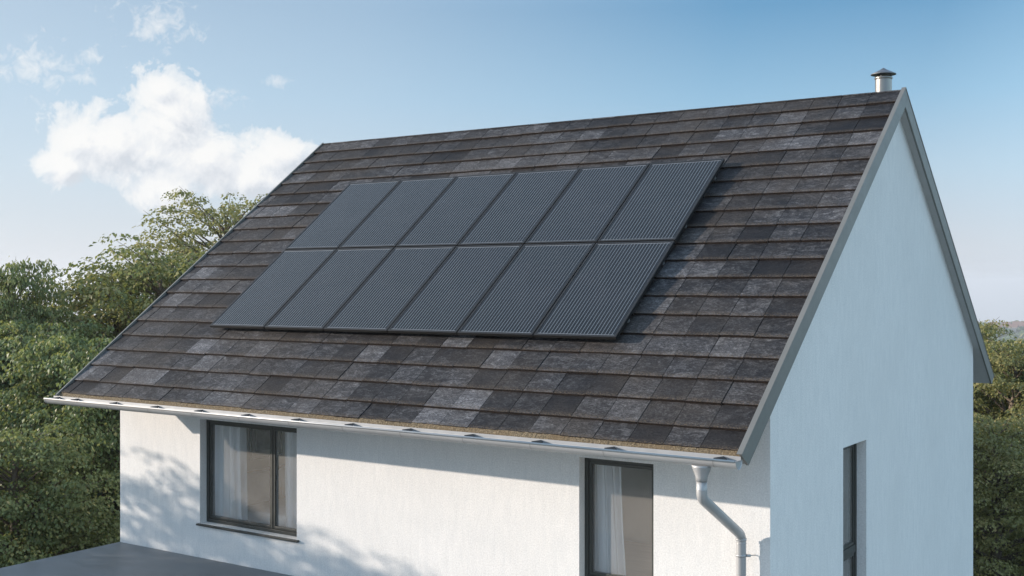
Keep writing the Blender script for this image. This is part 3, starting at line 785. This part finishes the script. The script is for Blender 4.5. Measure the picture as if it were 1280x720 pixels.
bd = nt.nodes.new('ShaderNodeVectorMath'); bd.operation = 'DOT_PRODUCT'; nt.links.new(tc.outputs['Generated'], bd.inputs[0]); bd.inputs[1].default_value = (.30, -.95, 0)
grad = mixc(nt, ramp(nt, bd.outputs['Value'], [(.15, 0.), (.9, .6)]), grad, kk(.78, 1.08, 1.42))  # extra brightness behind the camera, added to fill the shaded front wall
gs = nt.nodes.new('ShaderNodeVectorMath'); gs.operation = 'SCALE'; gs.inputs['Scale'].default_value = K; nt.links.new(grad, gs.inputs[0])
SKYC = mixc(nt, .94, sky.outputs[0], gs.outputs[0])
# clouds live at fixed compass directions: azimuth (degrees left of +Y) and elevation
az = math_(nt, 'MULTIPLY', math_(nt, 'ARCTAN2', math_(nt, 'MULTIPLY', sep.outputs[0], -1.), sep.outputs[1]), 57.2958)
el = math_(nt, 'MULTIPLY', math_(nt, 'ARCSINE', sep.outputs[2]), 57.2958)
def cloud_field(daz=0., del_=0.):
    A = math_(nt, 'ADD', az, daz); B = math_(nt, 'ADD', el, del_)
    cv = nt.nodes.new('ShaderNodeCombineXYZ'); nt.links.new(A, cv.inputs[0]); nt.links.new(B, cv.inputs[1])
    n1 = noise(nt, cv.outputs[0], .55, 12, .66, .35); n2 = noise(nt, cv.outputs[0], 1.3, 7, .65, .6)
    def blob(list_):
        best = None
        for (a0, e0, ra, re_) in list_:
            dx = math_(nt, 'DIVIDE', math_(nt, 'SUBTRACT', A, a0), ra); dy = math_(nt, 'DIVIDE', math_(nt, 'SUBTRACT', B, e0), re_)
            v = math_(nt, 'SUBTRACT', 1., math_(nt, 'SQRT', math_(nt, 'ADD', math_(nt, 'MULTIPLY', dx, dx), math_(nt, 'MULTIPLY', dy, dy))))
            best = v if best is None else math_(nt, 'SMOOTH_MAX', best, v, .25)
        return best
    big = blob(CLOUD_BIG); wis = blob(CLOUD_WISP)
    d1 = math_(nt, 'ADD', big, math_(nt, 'MULTIPLY', math_(nt, 'SUBTRACT', n1, .5), 1.9))
    d2 = math_(nt, 'ADD', math_(nt, 'MULTIPLY', wis, .55), math_(nt, 'MULTIPLY', math_(nt, 'SUBTRACT', n2, .56), 2.4))
    return d1, d2
def px2(u, v):
    d = Vector((-math.sin(YAW), math.cos(YAW), 0)) + Vector((math.cos(YAW), math.sin(YAW), 0))*((u-640)/FPX) - Vector((0, 0, 1))*((v-CY)/FPX)
    return math.degrees(math.atan2(-d.x, d.y)), math.degrees(math.atan2(d.z, math.hypot(d.x, d.y)))
def ell(u, v, ru, rv): a, e = px2(u, v); k = math.degrees(1/FPX); return (a, e, ru*k*.92, rv*k)
CLOUD_BIG = [ell(138, 182, 92, 50), ell(215, 150, 66, 66), ell(255, 205, 100, 50), ell(350, 198, 50, 40), ell(212, 240, 52, 34), ell(82, 208, 42, 26), ell(300, 222, 90, 34), ell(200, 110, 34, 20)]
CLOUD_WISP = [ell(45, 82, 55, 32), ell(196, 30, 62, 34), ell(95, 95, 26, 14), ell(120, 70, 22, 12), ell(275, 122, 34, 20), ell(348, 102, 20, 10), ell(125, 330, 60, 22), ell(60, 350, 50, 12)]
d1, d2 = cloud_field(); e1, _ = cloud_field(.45, .55)     # second sample a little towards the sun
m1 = ramp(nt, d1, [(.0, 0.), (.12, .50), (.36, .88), (.75, .97)]); m2 = ramp(nt, d2, [(.0, 0.), (.75, .75)])
lit = math_(nt, 'MULTIPLY_ADD', math_(nt, 'SUBTRACT', d1, e1), 1.1, .62)
thick = ramp(nt, d1, [(.1, 1.), (.95, .0)])
lit = math_(nt, 'ADD', lit, math_(nt, 'MULTIPLY', thick, .22))
KC = 10/2**EXPO
ccol = ramp(nt, lit, [(.25, (.66, .70, .76)), (.6, (.84, .86, .89)), (.95, (.98, .975, .96))])
sc_ = nt.nodes.new('ShaderNodeVectorMath'); sc_.operation = 'SCALE'; sc_.inputs['Scale'].default_value = KC; nt.links.new(ccol, sc_.inputs[0])
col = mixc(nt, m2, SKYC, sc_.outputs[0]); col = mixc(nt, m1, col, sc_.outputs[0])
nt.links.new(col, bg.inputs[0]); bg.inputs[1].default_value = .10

# ------------------------------------------------------------------ haze: one even volume round the whole scene
hm = bpy.data.materials.new('haze_air'); hm.use_nodes = True; hn = hm.node_tree; hn.nodes.clear()
ho = hn.nodes.new('ShaderNodeOutputMaterial'); pv = hn.nodes.new('ShaderNodeVolumePrincipled')
pv.inputs['Color'].default_value = (.93, .96, 1, 1); pv.inputs['Density'].default_value = .00040; pv.inputs['Anisotropy'].default_value = .2
hn.links.new(pv.outputs[0], ho.inputs['Volume'])
hz = MB(); hz.box((-4600, -4600, -160), (4600, 4600, 30)); hz.build('haze', hm, kind='stuff')

# ------------------------------------------------------------------ camera
cd = bpy.data.cameras.new('camera'); co = bpy.data.objects.new('camera', cd); C.objects.link(co)
co.location = CAM; co.rotation_euler = (R(90), 0, YAW); cd.sensor_width = 36; cd.lens = 36*FPX/1280; cd.shift_y = -(360-CY)/1280
cd.clip_end = 9000; cd.clip_start = .1
sc = bpy.context.scene; sc.camera = co
sc.view_settings.view_transform = 'Standard'; sc.view_settings.look = 'None'; sc.view_settings.exposure = EXPO; sc.view_settings.gamma = 1
sc.view_settings.use_curve_mapping = False
sc.cycles.max_bounces = 8; sc.cycles.transparent_max_bounces = 12; sc.cycles.diffuse_bounces = 4
sc.cycles.use_denoising = True
